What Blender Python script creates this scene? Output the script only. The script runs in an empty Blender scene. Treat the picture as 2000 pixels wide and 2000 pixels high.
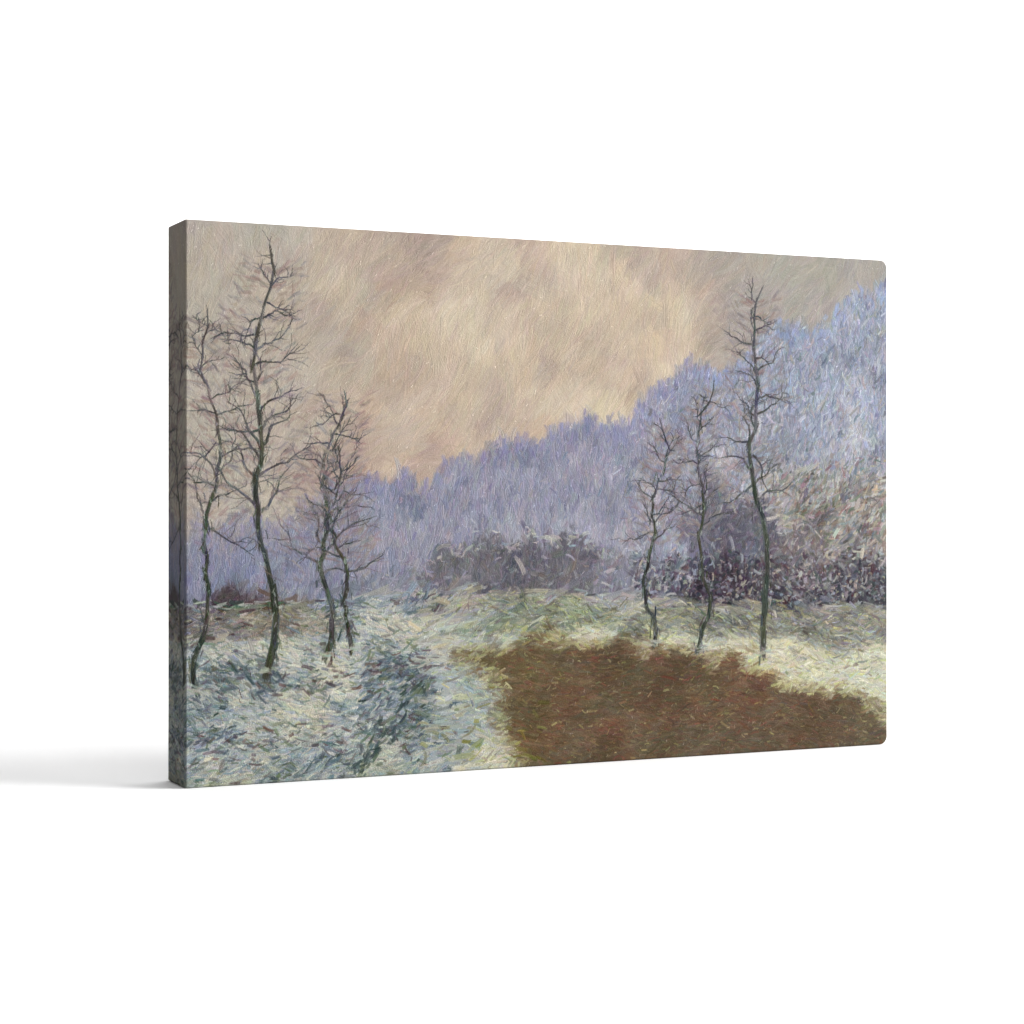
import numpy as np, math

def srgb_to_linear(c):
    c = np.clip(c, 0, 1)
    return np.where(c <= 0.04045, c / 12.92, ((c + 0.055) / 1.055) ** 2.4)

def value_noise(h, w, cell, seed, stretch=1.0, angle=0.0):
    """smooth value noise in -1..1, optionally stretched along a direction"""
    r = np.random.default_rng(seed)
    n = 257
    g = r.random((n, n)).astype(np.float32) * 2 - 1
    yy, xx = np.mgrid[0:h, 0:w].astype(np.float32)
    c, s = math.cos(angle), math.sin(angle)
    a = (xx * c + yy * s) / (cell * stretch) + 1000.37
    b = (-xx * s + yy * c) / cell + 1000.71
    ia, ib = np.floor(a).astype(int), np.floor(b).astype(int)
    fa, fb = a - ia, b - ib
    fa = fa * fa * (3 - 2 * fa); fb = fb * fb * (3 - 2 * fb)
    i0, i1, j0, j1 = ia % n, (ia + 1) % n, ib % n, (ib + 1) % n
    top = g[j0, i0] * (1 - fa) + g[j0, i1] * fa
    bot = g[j1, i0] * (1 - fa) + g[j1, i1] * fa
    return top * (1 - fb) + bot * fb

def fractal(h, w, cell, seed, octaves=4, stretch=1.0, angle=0.0):
    out = np.zeros((h, w), np.float32); amp = 1.0; tot = 0
    for k in range(octaves):
        out += amp * value_noise(h, w, cell / 2 ** k, seed + 17 * k, stretch, angle)
        tot += amp; amp *= 0.55
    return np.clip(out / tot * 2.4, -1.2, 1.2)

def smooth(e0, e1, x):
    t = np.clip((x - e0) / (e1 - e0), 0, 1)
    return t * t * (3 - 2 * t)

def paint_picture(Wp, Hp):
    """An invented, generic winter landscape in thick brush strokes. Returns sRGB colours and a relief map."""
    rnd = np.random.default_rng(11)
    S = Wp / 1320.0
    yy, xx = np.mgrid[0:Hp, 0:Wp].astype(np.float32)
    u, v = xx / Wp, yy / Hp
    C = lambda *a: np.array(a, np.float32) / 255.0
    mix = lambda a, b, t: a + (b - a) * t[..., None]
    n1 = fractal(Hp, Wp, 150 * S, 1, 5)
    n2 = fractal(Hp, Wp, 90 * S, 2, 5)
    n3 = fractal(Hp, Wp, 40 * S, 3, 4)
    nb = fractal(Hp, Wp, 70 * S, 9, 5)
    nd = fractal(Hp, Wp, 20 * S, 4, 3, 5.0, -0.95)

    # ---- colour fields
    sky = np.ones((Hp, Wp, 3), np.float32) * C(188, 173, 155)
    sky = mix(sky, C(202, 183, 153), smooth(0.25, 0.60, v) * smooth(0.1, 0.3, u) * (1 - smooth(0.6, 0.8, u)) * 0.8)
    sky = mix(sky, C(166, 148, 139), smooth(-0.1, 0.8, n1) * 0.85)
    sky = mix(sky, C(204, 190, 166), smooth(-0.1, 0.8, -n2) * 0.65)
    sky = mix(sky, C(170, 153, 148), smooth(0.0, 0.8, n3) * 0.55)
    sky = mix(sky, C(206, 196, 176), smooth(0.1, 0.8, nb) * 0.45)
    sky = mix(sky, C(160, 152, 146), smooth(0.1, 0.8, -nb) * 0.40)
    sky = mix(sky, C(152, 151, 148), smooth(0.64, 0.86, u + 0.05 * n1) * (1 - smooth(0.2, 0.5, v)) * 0.9)
    sky = mix(sky, C(170, 166, 158), (1 - smooth(0.06, 0.26, u + 0.05 * n2)) * 0.85)
    sky = mix(sky, C(196, 168, 150), smooth(0.38, 0.55, v + 0.05 * n1) * (1 - smooth(0.2, 0.4, u)) * smooth(0.14, 0.22, u) * 0.5)

    ridge_u = np.array([0, .08, .16, .24, .32, .40, .47, .54, .61, .68, .75, .82, .89, .95, 1.0])
    ridge_v = np.array([.565, .555, .50, .485, .470, .415, .405, .345, .335, .265, .245, .170, .165, .090, .055])
    x1 = np.arange(Wp)
    rr = np.random.default_rng(5)
    crest = np.interp(x1 / Wp, ridge_u, ridge_v)
    for k in range(90):                                   # rounded tree tops along the ridge
        cu = rr.random(); ru = rr.uniform(0.008, 0.034); hv = rr.uniform(0.006, 0.045)
        d = (x1 / Wp - cu) / ru
        crest = np.minimum(crest, np.interp(x1 / Wp, ridge_u, ridge_v) - hv * np.sqrt(np.clip(1 - d * d, 0, 1)) + 0.10 * (np.abs(d) >= 1))
    crest = crest[None, :] + 0.006 * n3
    m_hill = smooth(-0.012, 0.020, v - crest) * (1 - 0.35 * (1 - smooth(0.10, 0.26, u)) * (1 - smooth(0.0, 0.09, v - crest)))
    dh = np.clip((v - crest) / 0.5, 0, 1)

    hill = np.ones((Hp, Wp, 3), np.float32) * C(143, 144, 165)
    hill = mix(hill, C(137, 137, 168), (1 - smooth(0.0, 0.16, dh)) * 0.8)
    hill = mix(hill, C(172, 158, 164), smooth(0.1, 0.8, n2) * smooth(0.1, 0.35, dh) * 0.8)
    hill = mix(hill, C(168, 168, 178), smooth(0.1, 0.8, -n2) * smooth(0.12, 0.4, dh) * 0.55)
    hill = mix(hill, C(150, 160, 182), smooth(0.62, 0.9, u) * 0.75)
    hill = mix(hill, C(164, 154, 144), smooth(0.72, 0.90, u + 0.04 * n2) * smooth(0.32, 0.54, v) * 0.9)
    hill = mix(hill, C(104, 96, 90), smooth(0.74, 0.92, u) * smooth(0.34, 0.5, v) * smooth(0.05, 0.6, n3) * 0.8)
    hill = mix(hill, C(128, 134, 162), (1 - smooth(0.05, 0.25, u)) * 0.9)
    hill = mix(hill, C(122, 124, 144), smooth(0.60, 0.70, v) * (1 - smooth(0.5, 0.8, u)) * 0.5)
    hill = mix(hill, C(112, 116, 138), smooth(0.3, 1.0, n3) * 0.5)

    snow = np.ones((Hp, Wp, 3), np.float32) * C(148, 158, 166)
    snow = mix(snow, C(186, 182, 165), smooth(0.0, 0.8, n2 + 0.3) * 0.6)
    snow = mix(snow, C(116, 134, 148), smooth(0.2, 0.9, n3) * 0.7)
    snow = mix(snow, C(197, 193, 170), smooth(0.36, 0.62, u) * 0.75)
    snow = mix(snow, C(184, 187, 172), smooth(0.78, 0.95, u) * smooth(0.8, 0.95, v) * 0.6)
    snow = mix(snow, C(108, 124, 140), smooth(0.1, 0.8, nb) * (1 - smooth(0.3, 0.5, u)) * 0.6)
    snow = mix(snow, C(200, 192, 168), smooth(0.0, 0.8, -nb) * 0.75)
    snow = mix(snow, C(120, 132, 120), smooth(0.88, 1.0, v + 0.06 * n2) * (1 - smooth(0.2, 0.4, u)) * 0.45)

    earth = np.ones((Hp, Wp, 3), np.float32) * C(110, 89, 71)
    earth = mix(earth, C(126, 89, 72), smooth(-0.1, 0.8, n1) * 0.8)
    earth = mix(earth, C(98, 90, 66), smooth(0.0, 0.8, -n2) * 0.7)
    earth = mix(earth, C(136, 118, 92), smooth(0.2, 0.9, n3) * 0.45)
    earth = mix(earth, C(84, 72, 56), smooth(0.1, 0.8, nb) * 0.55)
    earth = mix(earth, C(104, 100, 84), smooth(0.2, 0.8, -nb) * 0.5)
    earth = mix(earth, C(106, 104, 90), smooth(0.86, 1.0, u) * 0.5)
    earth = mix(earth, C(116, 106, 68), (1 - smooth(0.42, 0.55, u)) * 0.5)

    ground_v = np.interp(x1 / Wp, [0, .15, .3, .45, .6, .75, .9, 1], [.69, .68, .668, .665, .685, .70, .715, .71])[None, :] + 0.010 * n3
    m_ground = smooth(-0.008, 0.012, v - ground_v)
    edge_top = np.interp(x1 / Wp, [0, .28, .36, .46, .58, .70, .82, .92, 1], [1.6, .86, .765, .752, .765, .80, .835, .885, .945])[None, :]
    left_u = np.interp(np.arange(Hp) / Hp, [.70, .78, .86, .94, 1.0], [.30, .315, .40, .39, .43])[:, None]
    m_earth = smooth(-0.016, 0.022, v - edge_top + 0.020 * n3 + 0.012 * nb) * smooth(-0.03, 0.05, u - left_u + 0.03 * n2 + 0.02 * nb)

    hill = mix(hill, C(196, 196, 200), smooth(0.25, 0.9, nb) * smooth(0.10, 0.35, dh) * smooth(0.3, 0.7, u) * 0.6)
    hill = mix(hill, C(104, 106, 122), smooth(0.25, 0.9, -nb) * smooth(0.10, 0.35, dh) * smooth(0.4, 0.8, u) * 0.6)
    hill = hill * 0.72 + hill.mean(-1, keepdims=True) * 0.28
    field = mix(sky, hill, m_hill)
    field = mix(field, snow, m_ground)
    earth = earth * 0.86 + earth.mean(-1, keepdims=True) * 0.14
    field = mix(field, earth, m_earth)

    # soft thickets in front of the hill: rounded masses of bushes, no buildings
    m_bush = np.zeros((Hp, Wp), np.float32)
    def mound(cu, top, base, ru, col, a=0.85, power=2.2):
        nonlocal field, m_bush
        d = np.abs((u - cu + 0.012 * n3) / ru)
        t = base - (base - top) * np.clip(1 - d ** power, 0, 1)
        m = smooth(-0.014, 0.020, v - t + 0.018 * n3) * (1 - smooth(-0.012, 0.012, v - base + 0.012 * n2)) * (d < 1.05)
        field = mix(field, np.asarray(col, np.float32), m * a)
        m_bush = np.maximum(m_bush, m * a)
    mound(.27, .625, .70, .085, C(132, 136, 146), .7)
    mound(.375, .545, .70, .085, C(114, 112, 118), .9)
    mound(.440, .535, .70, .060, C(96, 94, 104), .9, 1.6)
    mound(.515, .555, .71, .080, C(108, 105, 112), .9)
    mound(.595, .600, .70, .07, C(134, 134, 146))
    mound(.715, .430, .72, .075, C(104, 103, 118), .85, 1.7)
    mound(.775, .480, .74, .10, C(98, 96, 108), .95)
    mound(.86, .535, .75, .10, C(118, 108, 112), .8)
    mound(.95, .585, .80, .10, C(84, 82, 90))
    mound(.735, .600, .75, .070, C(72, 60, 72))
    mound(.05, .655, .745, .105, C(82, 70, 72), .9)
    mound(.14, .675, .735, .07, C(104, 90, 66), .7)
    mound(.46, .680, .738, .15, C(78, 90, 80), .9)
    mound(.66, .695, .762, .11, C(66, 70, 72), .85)
    mound(.80, .690, .775, .12, C(60, 62, 68), .8)

    img = np.empty((Hp, Wp, 3), np.float32); img[:] = field
    relief = np.zeros((Hp, Wp), np.float32)
    bristles = []
    for k in range(48):
        b = rnd.random(64).astype(np.float32)
        b = 0.55 * b + 0.45 * np.convolve(b, np.ones(5) / 5, 'same')
        bristles.append((b - b.mean()) * 2)

    def dab(x, y, ang, L, Wd, col, alpha=0.9, curve=0.0, lum=0.05, h=0.5, wet=0.22):
        L *= S; Wd *= S
        R = int((L + Wd) * 0.5) + 2
        xi, yi = int(x), int(y)
        xa, xb, ya, yb = max(0, xi - R), min(Wp, xi + R + 1), max(0, yi - R), min(Hp, yi + R + 1)
        if xa >= xb or ya >= yb: return
        c, s = math.cos(ang), math.sin(ang)
        dx = np.arange(xa, xb, dtype=np.float32)[None, :] - x
        dy = np.arange(ya, yb, dtype=np.float32)[:, None] - y
        a = (dx * c + dy * s) / (L * 0.5)
        b = (dy * c - dx * s) + curve * L * 0.25 * (a * a)
        b = b / (Wd * 0.5)
        br = bristles[rnd.integers(48)]
        k = br[np.clip(((b + 1) * 15 + 16), 0, 63).astype(np.int32)]
        end = np.clip((1 - np.abs(a) + 0.30 * k) * 5.0, 0, 1)
        m = np.clip((1 - b * b) * 2.2, 0, 1) * end
        m *= np.clip(alpha * (1 + 0.8 * k * (0.4 + 0.6 * np.clip(a, 0, 1))), 0, 1)
        col = np.asarray(col, np.float32) * (1 - wet) + img[min(max(yi, 0), Hp - 1), min(max(xi, 0), Wp - 1)] * wet
        img[ya:yb, xa:xb] += m[..., None] * (col + (lum * k)[..., None] - img[ya:yb, xa:xb])
        relief[ya:yb, xa:xb] += m * (h * (0.6 + 0.7 * k - 0.35 * b * b) - relief[ya:yb, xa:xb])

    def jitter(col, amt):
        return np.clip(col + rnd.normal(0, amt) + rnd.normal(0, amt * 0.55, 3), 0, 1).astype(np.float32)

    def scatter(n, region, pal, angle, length, width, alpha, spread=0.25, own=0.5, jit=0.03, lum=0.05, curve=0.3, h=0.5):
        """n strokes where region(u, v) holds; the colour mixes the field below with the palette"""
        done = 0; tries = 0
        while done < n and tries < n * 40:
            tries += 1
            x, y = rnd.random() * Wp, rnd.random() * Hp
            xi, yi = int(x), int(y)
            p = region(xi, yi)
            if rnd.random() > p: continue
            base = field[yi, xi]
            col = base + (pal[rnd.integers(len(pal))] - base) * own * rnd.uniform(0.3, 1.0)
            sz = float(np.exp(np.clip(rnd.normal(0, 0.32), -0.7, 0.55)))
            an = angle(xi, yi) if callable(angle) else angle
            dab(x, y, an + rnd.normal(0, spread), rnd.uniform(*length) * sz, rnd.uniform(*width) * sz, jitter(col, jit),
                rnd.uniform(*alpha), rnd.normal(0, curve), lum, h)
            done += 1

    is_sky = lambda i, j: float(1 - m_hill[j, i])
    is_hill = lambda i, j: float(m_hill[j, i] * (1 - m_ground[j, i]) * (1 - 0.85 * m_bush[j, i]))
    is_bush = lambda i, j: float(m_bush[j, i])
    is_snow = lambda i, j: float(m_ground[j, i] * (1 - m_earth[j, i]))
    is_earth = lambda i, j: float(m_earth[j, i])

    # sky: long faint diagonal sweeps, a few broader patches
    skypal = [C(190, 174, 154), C(172, 156, 148), C(205, 190, 166), C(182, 172, 160), C(200, 176, 152), C(176, 160, 158)]
    scatter(900, is_sky, skypal, lambda i, j: -0.9 + 0.5 * float(n1[j, i]), (30, 80), (18, 48), (0.2, 0.5), 0.9, 0.5, 0.024, 0.03)
    scatter(3600, is_sky, skypal, lambda i, j: -0.95 + 0.5 * float(n1[j, i]), (14, 40), (3, 9), (0.2, 0.5), 0.25, 0.4, 0.02, 0.05)
    scatter(6000, is_sky, skypal + [C(222, 208, 184), C(148, 134, 128)], lambda i, j: -0.95 + 0.4 * float(n1[j, i]), (10, 32), (1.2, 2.4), (0.2, 0.5), 0.2, 0.6, 0.02, 0.05)

    # hill: upright strokes for frosted trees
    hillpal = [C(136, 136, 164), C(150, 150, 170), C(172, 168, 172), C(122, 124, 144), C(180, 166, 166), C(132, 140, 160), C(162, 160, 156)]
    right_hill = lambda i, j: is_hill(i, j) * float(smooth(0.55, 0.8, np.float32(i / Wp)))
    lav_hill = lambda i, j: is_hill(i, j) * (1 - 0.6 * float(smooth(0.6, 0.85, np.float32(i / Wp))))
    scatter(5200, lav_hill, hillpal, -1.5, (9, 28), (4, 11), (0.45, 0.9), 0.25, 0.5, 0.022, 0.05)
    scatter(2600, right_hill, [C(146, 160, 190), C(164, 174, 194), C(126, 136, 162), C(190, 194, 200), C(116, 124, 136), C(150, 144, 140)], -1.55, (9, 26), (4, 10), (0.5, 0.9), 0.4, 0.6, 0.03, 0.06)
    scatter(4200, lav_hill, hillpal + [C(190, 184, 192), C(104, 106, 136)], -1.45, (5, 16), (1.6, 3.8), (0.4, 0.85), 0.4, 0.65, 0.025, 0.05)
    scatter(3400, right_hill, [C(208, 212, 216), C(168, 178, 196), C(196, 196, 194), C(96, 106, 124), C(180, 164, 154), C(146, 136, 118), C(92, 104, 100)], -1.3, (5, 18), (1.6, 4.5), (0.5, 0.95), 0.45, 0.75, 0.03, 0.06)
    # crest tops
    for k in range(420):
        x = rnd.random() * Wp; xi = int(x)
        y = (crest[int(0.3 * Hp), xi] + rnd.uniform(-0.004, 0.035)) * Hp
        col = C(136, 135, 168) if x < 0.7 * Wp else C(146, 158, 192)
        if y / Hp < crest[0, xi] - 0.012: continue
        dab(x, y, -1.5 + rnd.normal(0, 0.3), rnd.uniform(7, 20), rnd.uniform(4, 10), jitter(col, 0.03), rnd.uniform(0.15, 0.55), 0, 0.05)

    # warm, rusty and green brush on the lower right slope
    lower_right = lambda i, j: is_hill(i, j) * float(smooth(0.72, 0.86, np.float32(i / Wp)) * smooth(0.38, 0.52, np.float32(j / Hp)))
    scatter(2600, lower_right, [C(178, 168, 150), C(150, 124, 112), C(200, 200, 200), C(98, 104, 94), C(124, 88, 82), C(112, 126, 140), C(192, 178, 144), C(78, 76, 72), C(86, 96, 80), C(210, 206, 196)],
            lambda i, j: -0.75 + 0.5 * float(n2[j, i]), (6, 22), (2, 7), (0.5, 0.95), 0.5, 0.85, 0.035, 0.07)

    # thickets: short tangled strokes picked around the field colour
    thicket = lambda i, j: float((0.52 < j / Hp < 0.77) and (0.34 < i / Wp))
    scatter(5200, lambda i, j: is_bush(i, j), [C(108, 104, 114), C(126, 122, 128), C(88, 86, 96), C(144, 142, 144), C(118, 106, 100), C(98, 104, 98), C(134, 128, 118)],
            lambda i, j: -1.3 + 0.9 * float(n3[j, i]), (6, 20), (2, 7), (0.35, 0.85), 0.5, 0.6, 0.03, 0.06)
    dark_r = lambda i, j: float(0.60 < i / Wp) * float(smooth(0.585, 0.65, np.float32(j / Hp)) * (1 - smooth(0.75, 0.81, np.float32(j / Hp))))
    scatter(3600, lambda i, j: dark_r(i, j) * 0.9, [C(74, 58, 70), C(54, 60, 70), C(62, 78, 74), C(88, 58, 62), C(100, 108, 116), C(46, 46, 54), C(122, 128, 130), C(58, 48, 58)],
            lambda i, j: -0.6 + 1.6 * float(n3[j, i]), (5, 18), (2.5, 8), (0.45, 0.95), 0.7, 0.9, 0.03, 0.07, 0.6)
    scatter(900, lambda i, j: dark_r(i, j), [C(196, 198, 196), C(178, 190, 200), C(206, 200, 176)], lambda i, j: -0.5 + 1.2 * float(n3[j, i]),
            (3, 11), (2, 5), (0.6, 0.95), 0.8, 0.95, 0.03, 0.05, 0.6)
    for k in range(420):
        x = rnd.normal(0.47, 0.09) * Wp; y = rnd.normal(0.708, 0.014) * Hp
        dab(x, y, rnd.normal(0.0, 0.5), rnd.uniform(8, 28), rnd.uniform(3, 9), jitter([C(76, 90, 78), C(92, 96, 90), C(104, 92, 92), C(62, 72, 66), C(120, 124, 112)][rnd.integers(5)], 0.025), rnd.uniform(0.4, 0.85), 0.2)
    for k in range(200):
        x = rnd.uniform(0.33, 0.62) * Wp; y = rnd.normal(0.738, 0.006) * Hp
        dab(x, y, rnd.normal(0.0, 0.25), rnd.uniform(10, 36), rnd.uniform(2, 5), jitter(C(200, 200, 186), 0.04), rnd.uniform(0.5, 0.9), 0.2)
    # snow lying over the thickets
    crestb = lambda i, j: float(m_hill[j, i] * m_bush[j, i] * (1 - m_bush[max(0, j - int(16 * S)), i]) * (i / Wp > 0.25))
    scatter(700, crestb, [C(190, 188, 186), C(164, 166, 176), C(206, 200, 188)], lambda i, j: 0.9 * float(n3[j, i]), (5, 18), (2, 5.5), (0.5, 0.9), 0.5, 0.95, 0.03, 0.06)

    # low dark bank at the far left
    for k in range(260):
        x = rnd.uniform(0, 0.13) * Wp; y = rnd.normal(0.715, 0.016) * Hp
        dab(x, y, rnd.normal(0.05, 0.35), rnd.uniform(10, 34), rnd.uniform(3, 9), jitter([C(86, 72, 56), C(62, 54, 66), C(104, 88, 62), C(56, 70, 62)][rnd.integers(4)], 0.025), 0.8, 0.2)
    for k in range(60):
        x = rnd.uniform(0, 0.16) * Wp; y = rnd.normal(0.685, 0.004) * Hp
        dab(x, y, rnd.normal(0.03, 0.15), rnd.uniform(12, 34), rnd.uniform(2, 5), jitter([C(176, 178, 172), C(82, 104, 92)][int(rnd.random() < 0.4)], 0.03), 0.8, 0.1)

    # snow: flat and slightly swirling strokes, blue-grey on the left, cream on the right
    flow = lambda i, j: 0.06 + 0.45 * float(n2[j, i]) - 0.35 * float(smooth(0.12, 0.34, np.float32(i / Wp)) * (1 - smooth(0.34, 0.46, np.float32(i / Wp))))
    left_s = lambda i, j: is_snow(i, j) * (1 - float(smooth(0.3, 0.45, np.float32(i / Wp))))
    right_s = lambda i, j: is_snow(i, j) * float(smooth(0.28, 0.42, np.float32(i / Wp)))
    snowpal = [C(160, 170, 178), C(188, 188, 178), C(122, 138, 152), C(144, 152, 146), C(198, 190, 164), C(138, 152, 170), C(206, 202, 186), C(200, 198, 184)]
    scatter(900, left_s, snowpal + [C(104, 118, 128)], flow, (26, 70), (8, 20), (0.35, 0.75), 0.25, 0.8, 0.035, 0.07, 0.1, 0.6)
    scatter(4200, left_s, snowpal, flow, (9, 28), (3, 8), (0.45, 0.9), 0.3, 0.75, 0.03, 0.07, 0.12, 0.6)
    scatter(6500, left_s, snowpal + [C(212, 208, 188), C(220, 216, 200), C(92, 108, 116), C(104, 116, 94)], flow, (5, 18), (1.5, 3.6), (0.5, 0.95), 0.4, 0.9, 0.035, 0.07, 0.15, 0.8)
    scatter(1500, lambda i, j: left_s(i, j) * max(0.04, float(nb[j, i])), [C(50, 68, 66), C(68, 80, 88), C(88, 100, 66), C(80, 60, 64), C(96, 108, 120)], flow, (5, 18), (1.5, 5), (0.5, 0.95), 0.5, 0.95, 0.02, 0.05, 0.15, 0.8)
    scatter(600, right_s, [C(210, 206, 180), C(180, 184, 180), C(150, 154, 150), C(204, 204, 150)], lambda i, j: 0.12 + 0.4 * float(n2[j, i]), (26, 80), (6, 15), (0.35, 0.7), 0.12, 0.8, 0.035, 0.07, 0.1, 0.5)
    scatter(2800, right_s, [C(206, 202, 176), C(188, 190, 182), C(210, 206, 160), C(172, 176, 168), C(196, 184, 150)], lambda i, j: 0.12 + 0.4 * float(n2[j, i]),
            (9, 32), (3, 8), (0.45, 0.9), 0.2, 0.8, 0.03, 0.07, 0.12, 0.5)
    scatter(3400, right_s, [C(224, 220, 190), C(160, 164, 132), C(196, 200, 132), C(150, 150, 144), C(180, 190, 200), C(128, 118, 96)], lambda i, j: 0.1 + 0.6 * float(n3[j, i]),
            (5, 18), (1.5, 3.6), (0.5, 0.95), 0.4, 0.9, 0.035, 0.07, 0.15, 0.6)

    # earth: level strokes, rusty and olive
    earthpal = [C(114, 88, 70), C(102, 94, 70), C(126, 92, 78), C(92, 80, 64), C(126, 112, 88), C(108, 102, 88), C(96, 94, 84)]
    scatter(3000, is_earth, earthpal, lambda i, j: 0.06 + 0.25 * float(n2[j, i]), (10, 36), (4, 10), (0.35, 0.8), 0.15, 0.6, 0.018, 0.05, 0.2)
    scatter(4500, is_earth, earthpal + [C(148, 134, 96), C(84, 72, 58), C(140, 84, 72)], lambda i, j: 0.05 + 0.3 * float(n2[j, i]), (4, 17), (1.4, 3.4), (0.35, 0.85), 0.3, 0.85, 0.026, 0.05, 0.15, 0.3)
    scatter(420, is_earth, [C(176, 164, 118), C(160, 150, 110)], 0.0, (3, 9), (1.2, 2.4), (0.5, 0.9), 0.6, 1.0, 0.03, 0.04)
    # ragged snow edge and grass tufts along the earth
    rim = lambda i, j: float(4 * m_earth[j, i] * (1 - m_earth[j, i]))
    scatter(1800, rim, [C(208, 204, 166), C(190, 194, 128), C(140, 124, 88), C(176, 168, 130), C(122, 104, 76)], lambda i, j: 0.15 + 0.6 * float(n3[j, i]), (4, 18), (1.6, 5), (0.45, 0.9), 0.4, 0.9, 0.03, 0.06, 0.15)
    tuft = lambda i, j: float(0.28 < i / Wp < 0.47) * float(smooth(0.86, 0.95, np.float32(j / Hp))) * (0.15 + max(0.0, float(n3[j, i])))
    scatter(330, tuft, [C(112, 114, 44), C(136, 134, 66), C(84, 92, 48), C(164, 156, 96)], lambda i, j: 0.1 + 0.5 * float(n2[j, i]), (8, 26), (2, 7), (0.5, 0.9), 0.5, 1.0, 0.03, 0.06)
    for k in range(90):                                    # a shallow furrow of blue-green shade strokes in the snow
        t = rnd.random()
        x = (0.215 + 0.085 * t + rnd.normal(0, 0.008)) * Wp; y = (0.995 - 0.155 * t + rnd.normal(0, 0.008)) * Hp
        dab(x, y, -0.85 + rnd.normal(0, 0.4), rnd.uniform(8, 22), rnd.uniform(3, 8), jitter([C(66, 82, 84), C(88, 104, 112), C(54, 66, 62), C(110, 120, 100)][rnd.integers(4)], 0.02), rnd.uniform(0.4, 0.9), 0.3)

    # bare trees: wandering trunks with side branches and dry twigs
    def line(pts, w0, w1, cols, alpha=0.85):
        for (x0, y0), (x1_, y1_), t in zip(pts[:-1], pts[1:], np.linspace(0, 1, len(pts) - 1)):
            w = w0 + (w1 - w0) * t
            L = math.hypot(x1_ - x0, y1_ - y0)
            dab((x0 + x1_) / 2, (y0 + y1_) / 2, math.atan2(y1_ - y0, x1_ - x0), L * 1.7 / S + w, w * rnd.uniform(0.85, 1.2),
                jitter(cols[rnd.integers(len(cols))], 0.03), alpha, rnd.normal(0, 0.1), 0.06, 0.8)
    def wander(x, y, ang, length, n, wob):
        pts = [(x, y)]
        for k in range(n):
            ang += rnd.normal(0, wob)
            x += math.cos(ang) * length / n; y += math.sin(ang) * length / n
            pts.append((x, y))
        return pts
    bark = [C(66, 74, 76), C(90, 94, 98), C(60, 64, 58), C(112, 110, 114), C(76, 70, 66), C(64, 66, 80)]
    moss = [C(58, 66, 50), C(72, 78, 66), C(52, 56, 54), C(104, 110, 100), C(78, 86, 60), C(80, 74, 66)]
    def tree(bu, bv, tv, lean, w, spread, warm=0.5, branch_n=16, low=0.42):
        x0, y0 = bu * Wp, bv * Hp; Hh = (bv - tv) * Hp
        n = 26; pts = []
        ph, ph2 = rnd.uniform(0, 6.28, 2)
        for k in range(n + 1):
            t = k / n
            pts.append((x0 + lean * Wp * t + 15 * S * math.sin(ph + 6 * t) * t ** 0.3 + 8 * S * math.sin(ph2 + 15 * t) + rnd.normal(0, 2.2) * S, y0 - Hh * t))
        for k in range(int(branch_n * 34)):                   # haze of dry twigs
            t = rnd.uniform(low, 1.0); px, py = pts[int(t * n)]
            side = rnd.choice((-1, 1)); r = spread * Wp * (1.15 - 0.75 * t) * rnd.random()
            dab(px + side * r, py - r * rnd.uniform(-0.2, 0.5), (-0.55 if side > 0 else -2.6) + rnd.normal(0, 0.35), rnd.uniform(8, 30), rnd.uniform(1.2, 7),
                jitter([C(134, 120, 114), C(118, 110, 120), C(156, 142, 128), C(122, 124, 130), C(142, 112, 112), C(168, 160, 150)][rnd.integers(6)], 0.025), rnd.uniform(0.12, 0.45), 0.1, 0.06)
        for k in range(branch_n):
            t = low + (1 - low) * (k + rnd.random()) / branch_n * 0.97
            px, py = pts[int(t * n)]
            side = -1 if k % 2 else 1
            ln = spread * Wp * (1.2 - 0.8 * t) * rnd.uniform(0.6, 1.15)
            a = (-0.6 if side > 0 else -math.pi + 0.6) + rnd.normal(0, 0.4)
            bp = wander(px, py, a, ln, 9, 0.30)
            line(bp, w * 0.45 * (1.25 - 0.8 * t), 1.2, bark, 0.75)
            for q in range(rnd.integers(4, 9)):
                sx, sy = bp[rnd.integers(2, 9)]
                line(wander(sx, sy, a + rnd.normal(0, 0.6), ln * rnd.uniform(0.25, 0.55), 5, 0.3), 1.9, 1.0, bark + [C(128, 112, 108), C(120, 108, 118)], 0.5)
        line(pts, w, w * 0.3, bark)
        line(pts[:int(n * 0.62)], w * 0.8, w * 0.45, moss, 0.65)
        for k in range(60):                                  # broken edges of the trunk
            t = rnd.random() ** 1.4; px, py = pts[int(t * n * 0.9)]
            dab(px + rnd.normal(0, w * 0.55 * S), py + rnd.normal(0, 10 * S), -1.57 + rnd.normal(0, 0.25), rnd.uniform(8, 24), rnd.uniform(1.5, 4.5) * (1 - 0.5 * t), jitter((bark + moss)[rnd.integers(12)], 0.04), rnd.uniform(0.4, 0.85), 0.1, 0.08, 0.8)
        for k in range(26):                                  # frost flecks on the bark
            px, py = pts[rnd.integers(0, int(n * 0.9))]
            dab(px + rnd.normal(0, w * 0.35 * S), py + rnd.normal(0, 8), -1.5 + rnd.normal(0, 0.4), rnd.uniform(4, 12), rnd.uniform(1.2, 3.0), jitter(C(156, 164, 158), 0.04), 0.6)
        for k in range(16):
            dab(pts[0][0] + rnd.normal(0, 9 * S), pts[0][1] + rnd.normal(0, 3 * S), rnd.normal(0.1, 0.4), rnd.uniform(8, 20), rnd.uniform(2, 5), jitter(C(166, 168, 156), 0.05), 0.6)
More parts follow.
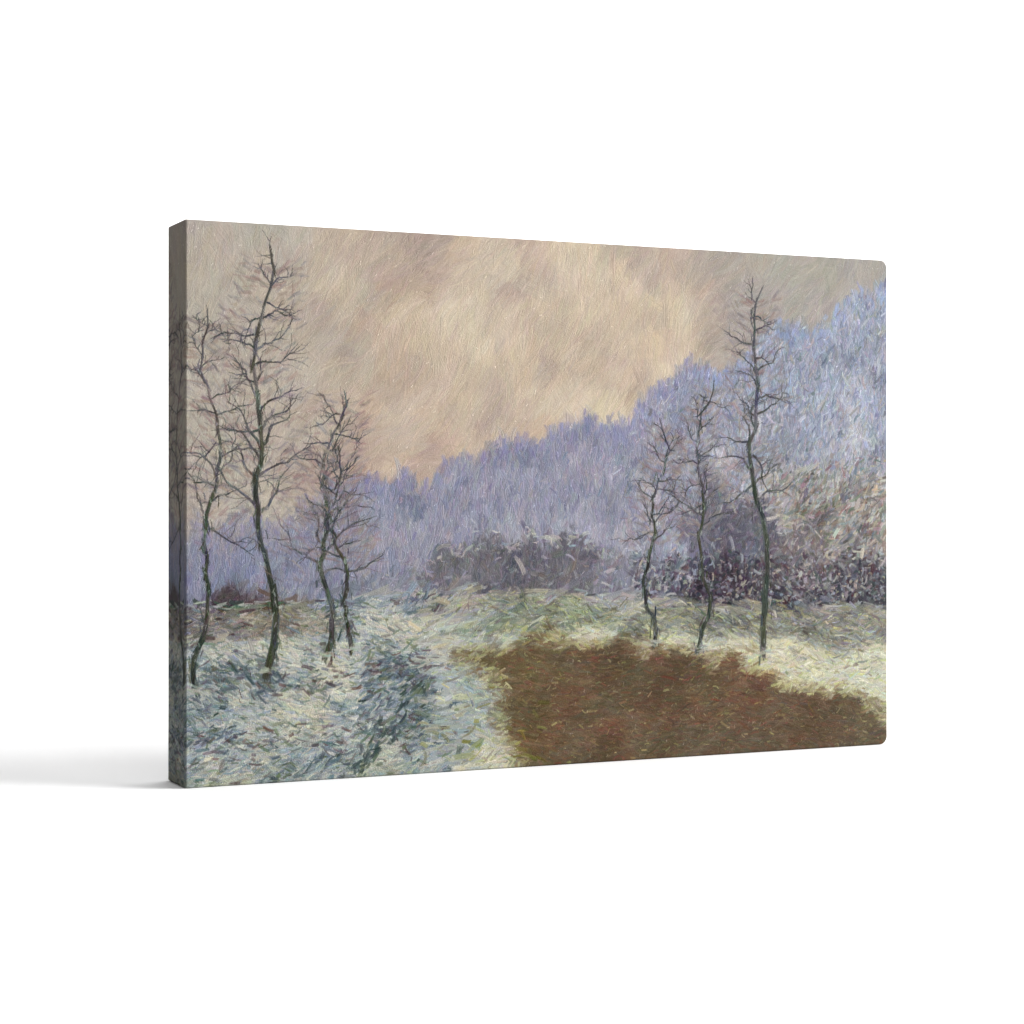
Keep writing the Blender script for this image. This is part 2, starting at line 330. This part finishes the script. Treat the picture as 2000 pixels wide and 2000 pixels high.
    for k in range(700):                                   # ruts and tufts of dead growth showing through
        cu, cv, du, dv = ((.03, .80, .05, .02), (.16, .83, .05, .012), (.25, .80, .04, .010), (.06, .93, .05, .02), (.20, .92, .06, .018), (.88, .775, .12, .014), (.94, .83, .08, .02))[rnd.integers(7)]
        if cu > 0.8 and rnd.random() < 0.45: continue
        x = (cu + rnd.normal(0, du)) * Wp; y = (cv + rnd.normal(0, dv)) * Hp
        if not (0 <= x < Wp and 0 <= y < Hp) or m_earth[int(y), int(x)] > 0.3: continue
        dab(x, y, rnd.normal(0.0, 0.5), rnd.uniform(5, 24), rnd.uniform(1.6, 6), jitter([C(84, 72, 80), C(70, 84, 92), C(96, 72, 70), C(84, 98, 76), C(206, 206, 196), C(112, 120, 130)][rnd.integers(6)], 0.03), rnd.uniform(0.3, 0.8), 0.2, 0.07, 0.6, 0.5 if cu > 0.8 else 0.25)
    tree(.018, .83, .16, .012, 9, .075, branch_n=16)
    tree(.098, .80, .05, -.006, 13, .100, branch_n=24, low=.38)
    tree(.172, .775, .30, .014, 11, .085, branch_n=18, low=.32)
    tree(.198, .765, .40, -.008, 8, .060, branch_n=12, low=.40)
    tree(.625, .775, .34, .010, 8, .060, branch_n=14, low=.45)
    tree(.800, .800, .07, -.012, 13, .085, branch_n=20, low=.42)
    tree(.700, .790, .26, .012, 9, .060, branch_n=15, low=.45)
    # light flecks of thick paint
    for k in range(3200):
        x, y = rnd.random() * Wp, rnd.random() * Hp
        if m_hill[int(y), int(x)] < 0.5 and rnd.random() < 0.75: continue
        b = img[int(y), int(x)]
        dab(x, y, rnd.uniform(-1.8, 0.4), rnd.uniform(2.5, 7), rnd.uniform(1.0, 1.8), np.clip(b + rnd.uniform(0.08, 0.24), 0, 1), 0.7, 0, 0.02, 1.0)
    g = rnd.normal(0, 1, (Hp, Wp)).astype(np.float32)
    img += (0.012 * g + 0.010 * nd)[..., None]
    img = 0.575 + (img - 0.575) * 1.27
    gm = img.mean(-1, keepdims=True)
    img = gm + (img - gm) * 0.95
    return np.clip(img, 0.02, 1), relief

# lamp settings
KEY_LOC = (7.65, 1.18, 1.75); KEY_SX, KEY_SY, KEY_W = 5.0, 1.6, 2420
FILL_LOC = (0.7, -0.6, 3.0); FILL_W = 16
TOP_W = 37; BACK_W = 94; WORLD = 0.09

# ------------------------------------------------------------------ scene
import bpy, bmesh
from mathutils import Vector, Matrix

scn = bpy.context.scene
col = scn.collection

# canvas size in metres
H, W, D = 0.400, 0.5953, 0.0458
ROLL = 0.0016                       # radius of the folded edge
CORNER_R, CORNER_L = 0.0065, 0.0012  # rounding of the right and left corners
GAIN = 2.5                          # studio light on the front; the inks are that much darker than they look

def new_mat(name):
    m = bpy.data.materials.new(name); m.use_nodes = True
    nt = m.node_tree; nt.nodes.clear()
    out = nt.nodes.new('ShaderNodeOutputMaterial')
    b = nt.nodes.new('ShaderNodeBsdfPrincipled')
    nt.links.new(b.outputs['BSDF'], out.inputs['Surface'])
    return m, nt, b

def canvas_material():
    m, nt, b = new_mat('printed_canvas')
    att = nt.nodes.new('ShaderNodeAttribute'); att.attribute_name = 'ink'
    rel = nt.nodes.new('ShaderNodeAttribute'); rel.attribute_name = 'relief'
    nt.links.new(att.outputs['Color'], b.inputs['Base Color'])
    b.inputs['Roughness'].default_value = 0.75
    b.inputs['Specular IOR Level'].default_value = 0.05
    # woven cloth under the ink
    tc = nt.nodes.new('ShaderNodeTexCoord')
    w1 = nt.nodes.new('ShaderNodeTexWave'); w1.bands_direction = 'X'; w1.inputs['Scale'].default_value = 330; w1.inputs['Distortion'].default_value = 1.0
    w2 = nt.nodes.new('ShaderNodeTexWave'); w2.bands_direction = 'Z'; w2.inputs['Scale'].default_value = 330; w2.inputs['Distortion'].default_value = 1.0
    add = nt.nodes.new('ShaderNodeMath'); add.operation = 'ADD'
    for w_ in (w1, w2): nt.links.new(tc.outputs['Object'], w_.inputs['Vector'])
    nt.links.new(w1.outputs['Fac'], add.inputs[0]); nt.links.new(w2.outputs['Fac'], add.inputs[1])
    bp0 = nt.nodes.new('ShaderNodeBump'); bp0.inputs['Strength'].default_value = 0.10; bp0.inputs['Distance'].default_value = 0.0003
    nt.links.new(add.outputs[0], bp0.inputs['Height'])
    bp = nt.nodes.new('ShaderNodeBump'); bp.inputs['Strength'].default_value = RELIEF; bp.inputs['Distance'].default_value = 0.001
    nt.links.new(rel.outputs['Fac'], bp.inputs['Height'])
    nt.links.new(bp0.outputs['Normal'], bp.inputs['Normal'])
    nt.links.new(bp.outputs['Normal'], b.inputs['Normal'])
    return m
RELIEF = 0.6

def white_material(name, c=0.86):
    m, nt, b = new_mat(name)
    n = nt.nodes.new('ShaderNodeTexNoise'); n.inputs['Scale'].default_value = 60; n.inputs['Detail'].default_value = 4
    r = nt.nodes.new('ShaderNodeValToRGB')
    r.color_ramp.elements[0].color = (c * 0.985, c * 0.985, c * 0.985, 1); r.color_ramp.elements[1].color = (c, c, c, 1)
    tc = nt.nodes.new('ShaderNodeTexCoord')
    nt.links.new(tc.outputs['Object'], n.inputs['Vector']); nt.links.new(n.outputs['Fac'], r.inputs['Fac'])
    nt.links.new(r.outputs['Color'], b.inputs['Base Color'])
    b.inputs['Roughness'].default_value = 0.9; b.inputs['Specular IOR Level'].default_value = 0.1
    return m

def mesh_object(name, co, quads, mat, parent=None):
    me = bpy.data.meshes.new(name)
    co = np.asarray(co, np.float32); quads = np.asarray(quads, np.int32)
    me.vertices.add(len(co)); me.vertices.foreach_set('co', co.ravel())
    me.loops.add(quads.size); me.loops.foreach_set('vertex_index', quads.ravel())
    me.polygons.add(len(quads)); me.polygons.foreach_set('loop_start', np.arange(0, quads.size, 4, dtype=np.int32))
    me.update(calc_edges=True)
    me.polygons.foreach_set('use_smooth', np.ones(len(quads), bool))
    me.materials.append(mat)
    o = bpy.data.objects.new(name, me); col.objects.link(o); o.parent = parent
    return o

def grid_quads(nx, ny, closed=False):
    i = np.arange(nx if closed else nx - 1); j = np.arange(ny - 1)
    I, J = np.meshgrid(i, j); I2 = (I + 1) % nx
    return np.stack([J * nx + I, J * nx + I2, (J + 1) * nx + I2, (J + 1) * nx + I], -1).reshape(-1, 4)

def put_ink(o, rgb, rel):
    me = o.data
    a = me.attributes.new('ink', 'FLOAT_COLOR', 'POINT')
    a.data.foreach_set('color', np.concatenate([rgb, np.ones((len(rgb), 1))], 1).astype(np.float32).ravel())
    r = me.attributes.new('relief', 'FLOAT', 'POINT')
    r.data.foreach_set('value', np.asarray(rel, np.float32).ravel())

NX, NZ = 1320, 888
picture, relief = paint_picture(NX, NZ)
ink = srgb_to_linear(picture) / GAIN
relief = relief.astype(np.float32)

def sample(arr, uu, vv):
    """bilinear, mirrored past the borders (the print wraps round the edges as a mirror image)"""
    uu = np.abs(uu); uu = np.where(uu > 1, 2 - uu, uu); vv = np.abs(vv); vv = np.where(vv > 1, 2 - vv, vv)
    x = uu * (NX - 1); y = vv * (NZ - 1)
    x0 = np.clip(np.floor(x).astype(int), 0, NX - 2); y0 = np.clip(np.floor(y).astype(int), 0, NZ - 2)
    fx, fy = x - x0, y - y0
    if arr.ndim == 3: fx, fy = fx[..., None], fy[..., None]
    return (arr[y0, x0] * (1 - fx) + arr[y0, x0 + 1] * fx) * (1 - fy) + (arr[y0 + 1, x0] * (1 - fx) + arr[y0 + 1, x0 + 1] * fx) * fy

def round_corner(x, z):
    """squeeze the corner squares of the rectangle [0,W]x[0,H] onto quarter discs"""
    x, z = x.copy(), z.copy()
    for sx, r in ((0, CORNER_L), (1, CORNER_R)):
        for sz in (0, 1):
            a = ((r - x) if sx == 0 else (x - (W - r))) / r
            b = ((r - z) if sz == 0 else (z - (H - r))) / r
            k = (a > 0) & (b > 0)
            f = np.where(k, np.maximum(a, b) / np.maximum(np.hypot(a, b), 1e-9), 1)
            x = np.where(k, (r - a * f * r) if sx == 0 else (W - r + a * f * r), x)
            z = np.where(k, (r - b * f * r) if sz == 0 else (H - r + b * f * r), z)
    return x, z

canvas = bpy.data.objects.new('canvas_print', None); col.objects.link(canvas)
canvas['label'] = 'stretched canvas print of a snowy winter landscape standing on the white floor'
canvas['category'] = 'canvas print'
cmat = canvas_material()

# front: the picture, its border ROLL short of the outline; local x right, y away from the viewer, z up
gx = np.linspace(0, 1, NX); gz = np.linspace(0, 1, NZ)
U, Vv = np.meshgrid(gx, gz)                                  # v down
X, Z = round_corner(U * W, (1 - Vv) * H)
cx, cz = W / 2, H / 2
Xi = cx + (X - cx) * (W - 2 * ROLL) / W; Zi = cz + (Z - cz) * (H - 2 * ROLL) / H
co = np.stack([Xi, np.zeros_like(Xi), Zi], -1).reshape(-1, 3)
front = mesh_object('picture_front', co, grid_quads(NX, NZ)[:, ::-1], cmat, canvas)
put_ink(front, ink.reshape(-1, 3), relief.reshape(-1))

# wrapped edge: rolls round the border, runs back and folds over behind
per = []
def side(x0, z0, x1, z1, n):
    t = np.arange(n) / n
    per.append(np.stack([x0 + (x1 - x0) * t, z0 + (z1 - z0) * t], 1))
side(0, 0, W, 0, 900); side(W, 0, W, H, 800); side(W, H, 0, H, 900); side(0, H, 0, 0, 888)
per = np.concatenate(per); NP = len(per)
px, pz = round_corner(per[:, 0], per[:, 1])
rows = []
for t in np.linspace(0, math.pi / 2, 7):
    rows.append((ROLL * (1 - math.sin(t)), ROLL * (1 - math.cos(t)), ROLL * t))
for t in np.linspace(0, 1, 96)[1:]:
    rows.append((0.0, ROLL + (D - 2 * ROLL) * t, ROLL * math.pi / 2 + (D - 2 * ROLL) * t))
for t in np.linspace(0, math.pi / 2, 5)[1:]:
    rows.append((ROLL * (1 - math.cos(t)), D - ROLL + ROLL * math.sin(t), D + ROLL * t))
rows.append((0.028, D, D + 0.03))
co = []; iu = []; iv = []
for inset, depth, run in rows:
    fx = (W - 2 * inset) / W; fz = (H - 2 * inset) / H
    co.append(np.stack([cx + (px - cx) * fx, np.full(NP, depth), cz + (pz - cz) * fz], 1))
    u0, v0 = per[:, 0] / W, 1 - per[:, 1] / H
    iu.append(np.where(per[:, 0] <= 1e-6, -run / W, np.where(per[:, 0] >= W - 1e-6, 1 + run / W, u0)))
    iv.append(np.where(per[:, 1] <= 1e-6, 1 + run / H, np.where(per[:, 1] >= H - 1e-6, -run / H, v0)))
iu, iv = np.concatenate(iu), np.concatenate(iv)
edge = mesh_object('wrapped_edge', np.concatenate(co), grid_quads(NP, len(rows), closed=True), cmat, canvas)
put_ink(edge, sample(ink, iu, iv), sample(relief, iu, iv))
edge['label'] = 'shaded side edge carrying the mirrored border of the picture'

# place: camera at the origin looking along +Y; near lower corner worked out from the photograph
HOR = 0.5175 * H                                            # camera height above the floor
ang = math.radians(24.87)
canvas.location = (-0.5737 * H, 3.5094 * H, 0.0002)
canvas.rotation_euler = (0, 0, ang)

# ------------------------------------------------------------------ white floor and backdrop
fm = white_material('white_studio_paper')
def sheet(name, prof, x0, x1, label):
    co = []; n = len(prof)
    for x in (x0, x1):
        co += [(x, y, z) for y, z in prof]
    o = mesh_object(name, co, grid_quads(n, 2)[:, ::-1], fm)
    o['kind'] = 'structure'; o['label'] = label
    return o
FY = 4.2
sheet('floor', [(-3.0, 0.0), (0.5, 0.0), (2.0, 0.0), (FY, 0.0)], -5, 5, 'plain white studio floor under the canvas')
R = 0.9
prof = [(FY + R * math.sin(t), R - R * math.cos(t)) for t in np.linspace(0, math.pi / 2, 25)] + [(FY + R, 4.5)]
sheet('backdrop', prof, -5, 5, 'plain white studio backdrop behind the canvas')

# ------------------------------------------------------------------ lamps
def area(name, loc, target, sx, sy, power, color=(1, 1, 1)):
    l = bpy.data.lights.new(name, 'AREA'); l.shape = 'RECTANGLE'; l.size = sx; l.size_y = sy; l.energy = power; l.color = color
    o = bpy.data.objects.new(name, l); col.objects.link(o); o.location = loc
    d = Vector(target) - Vector(loc); o.rotation_euler = d.to_track_quat('-Z', 'Y').to_euler()
    return o
tgt = (0, 1.5, 0.15)
area('key_softbox', KEY_LOC, tgt, KEY_SX, KEY_SY, KEY_W)
area('front_fill_softbox', FILL_LOC, tgt, 1.4, 1.4, FILL_W)
area('overhead_softbox', (0.2, 1.9, 3.2), (0.0, 1.7, 0), 3.5, 2.5, TOP_W)
area('backdrop_lamp', (0, 2.7, 3.4), (0, 5.0, 1.4), 5.0, 0.8, BACK_W)

w = bpy.data.worlds.new('World'); scn.world = w; w.use_nodes = True
bg = w.node_tree.nodes['Background']; bg.inputs['Color'].default_value = (1, 1, 1, 1); bg.inputs['Strength'].default_value = WORLD

# ------------------------------------------------------------------ camera
cam = bpy.data.cameras.new('camera'); cam.sensor_width = 36; cam.lens = 3906 / 2000 * 36
cam.shift_y = -35 / 2000; cam.clip_start = 0.05; cam.clip_end = 100
co_ = bpy.data.objects.new('camera', cam); col.objects.link(co_)
co_.location = (0, 0, HOR); co_.rotation_euler = (math.radians(90), 0, 0)
scn.camera = co_
scn.view_settings.view_transform = 'Standard'; scn.view_settings.look = 'None'
scn.view_settings.exposure = 0; scn.view_settings.gamma = 1; scn.view_settings.use_curve_mapping = False
scn.cycles.max_bounces = 8; scn.cycles.use_denoising = True
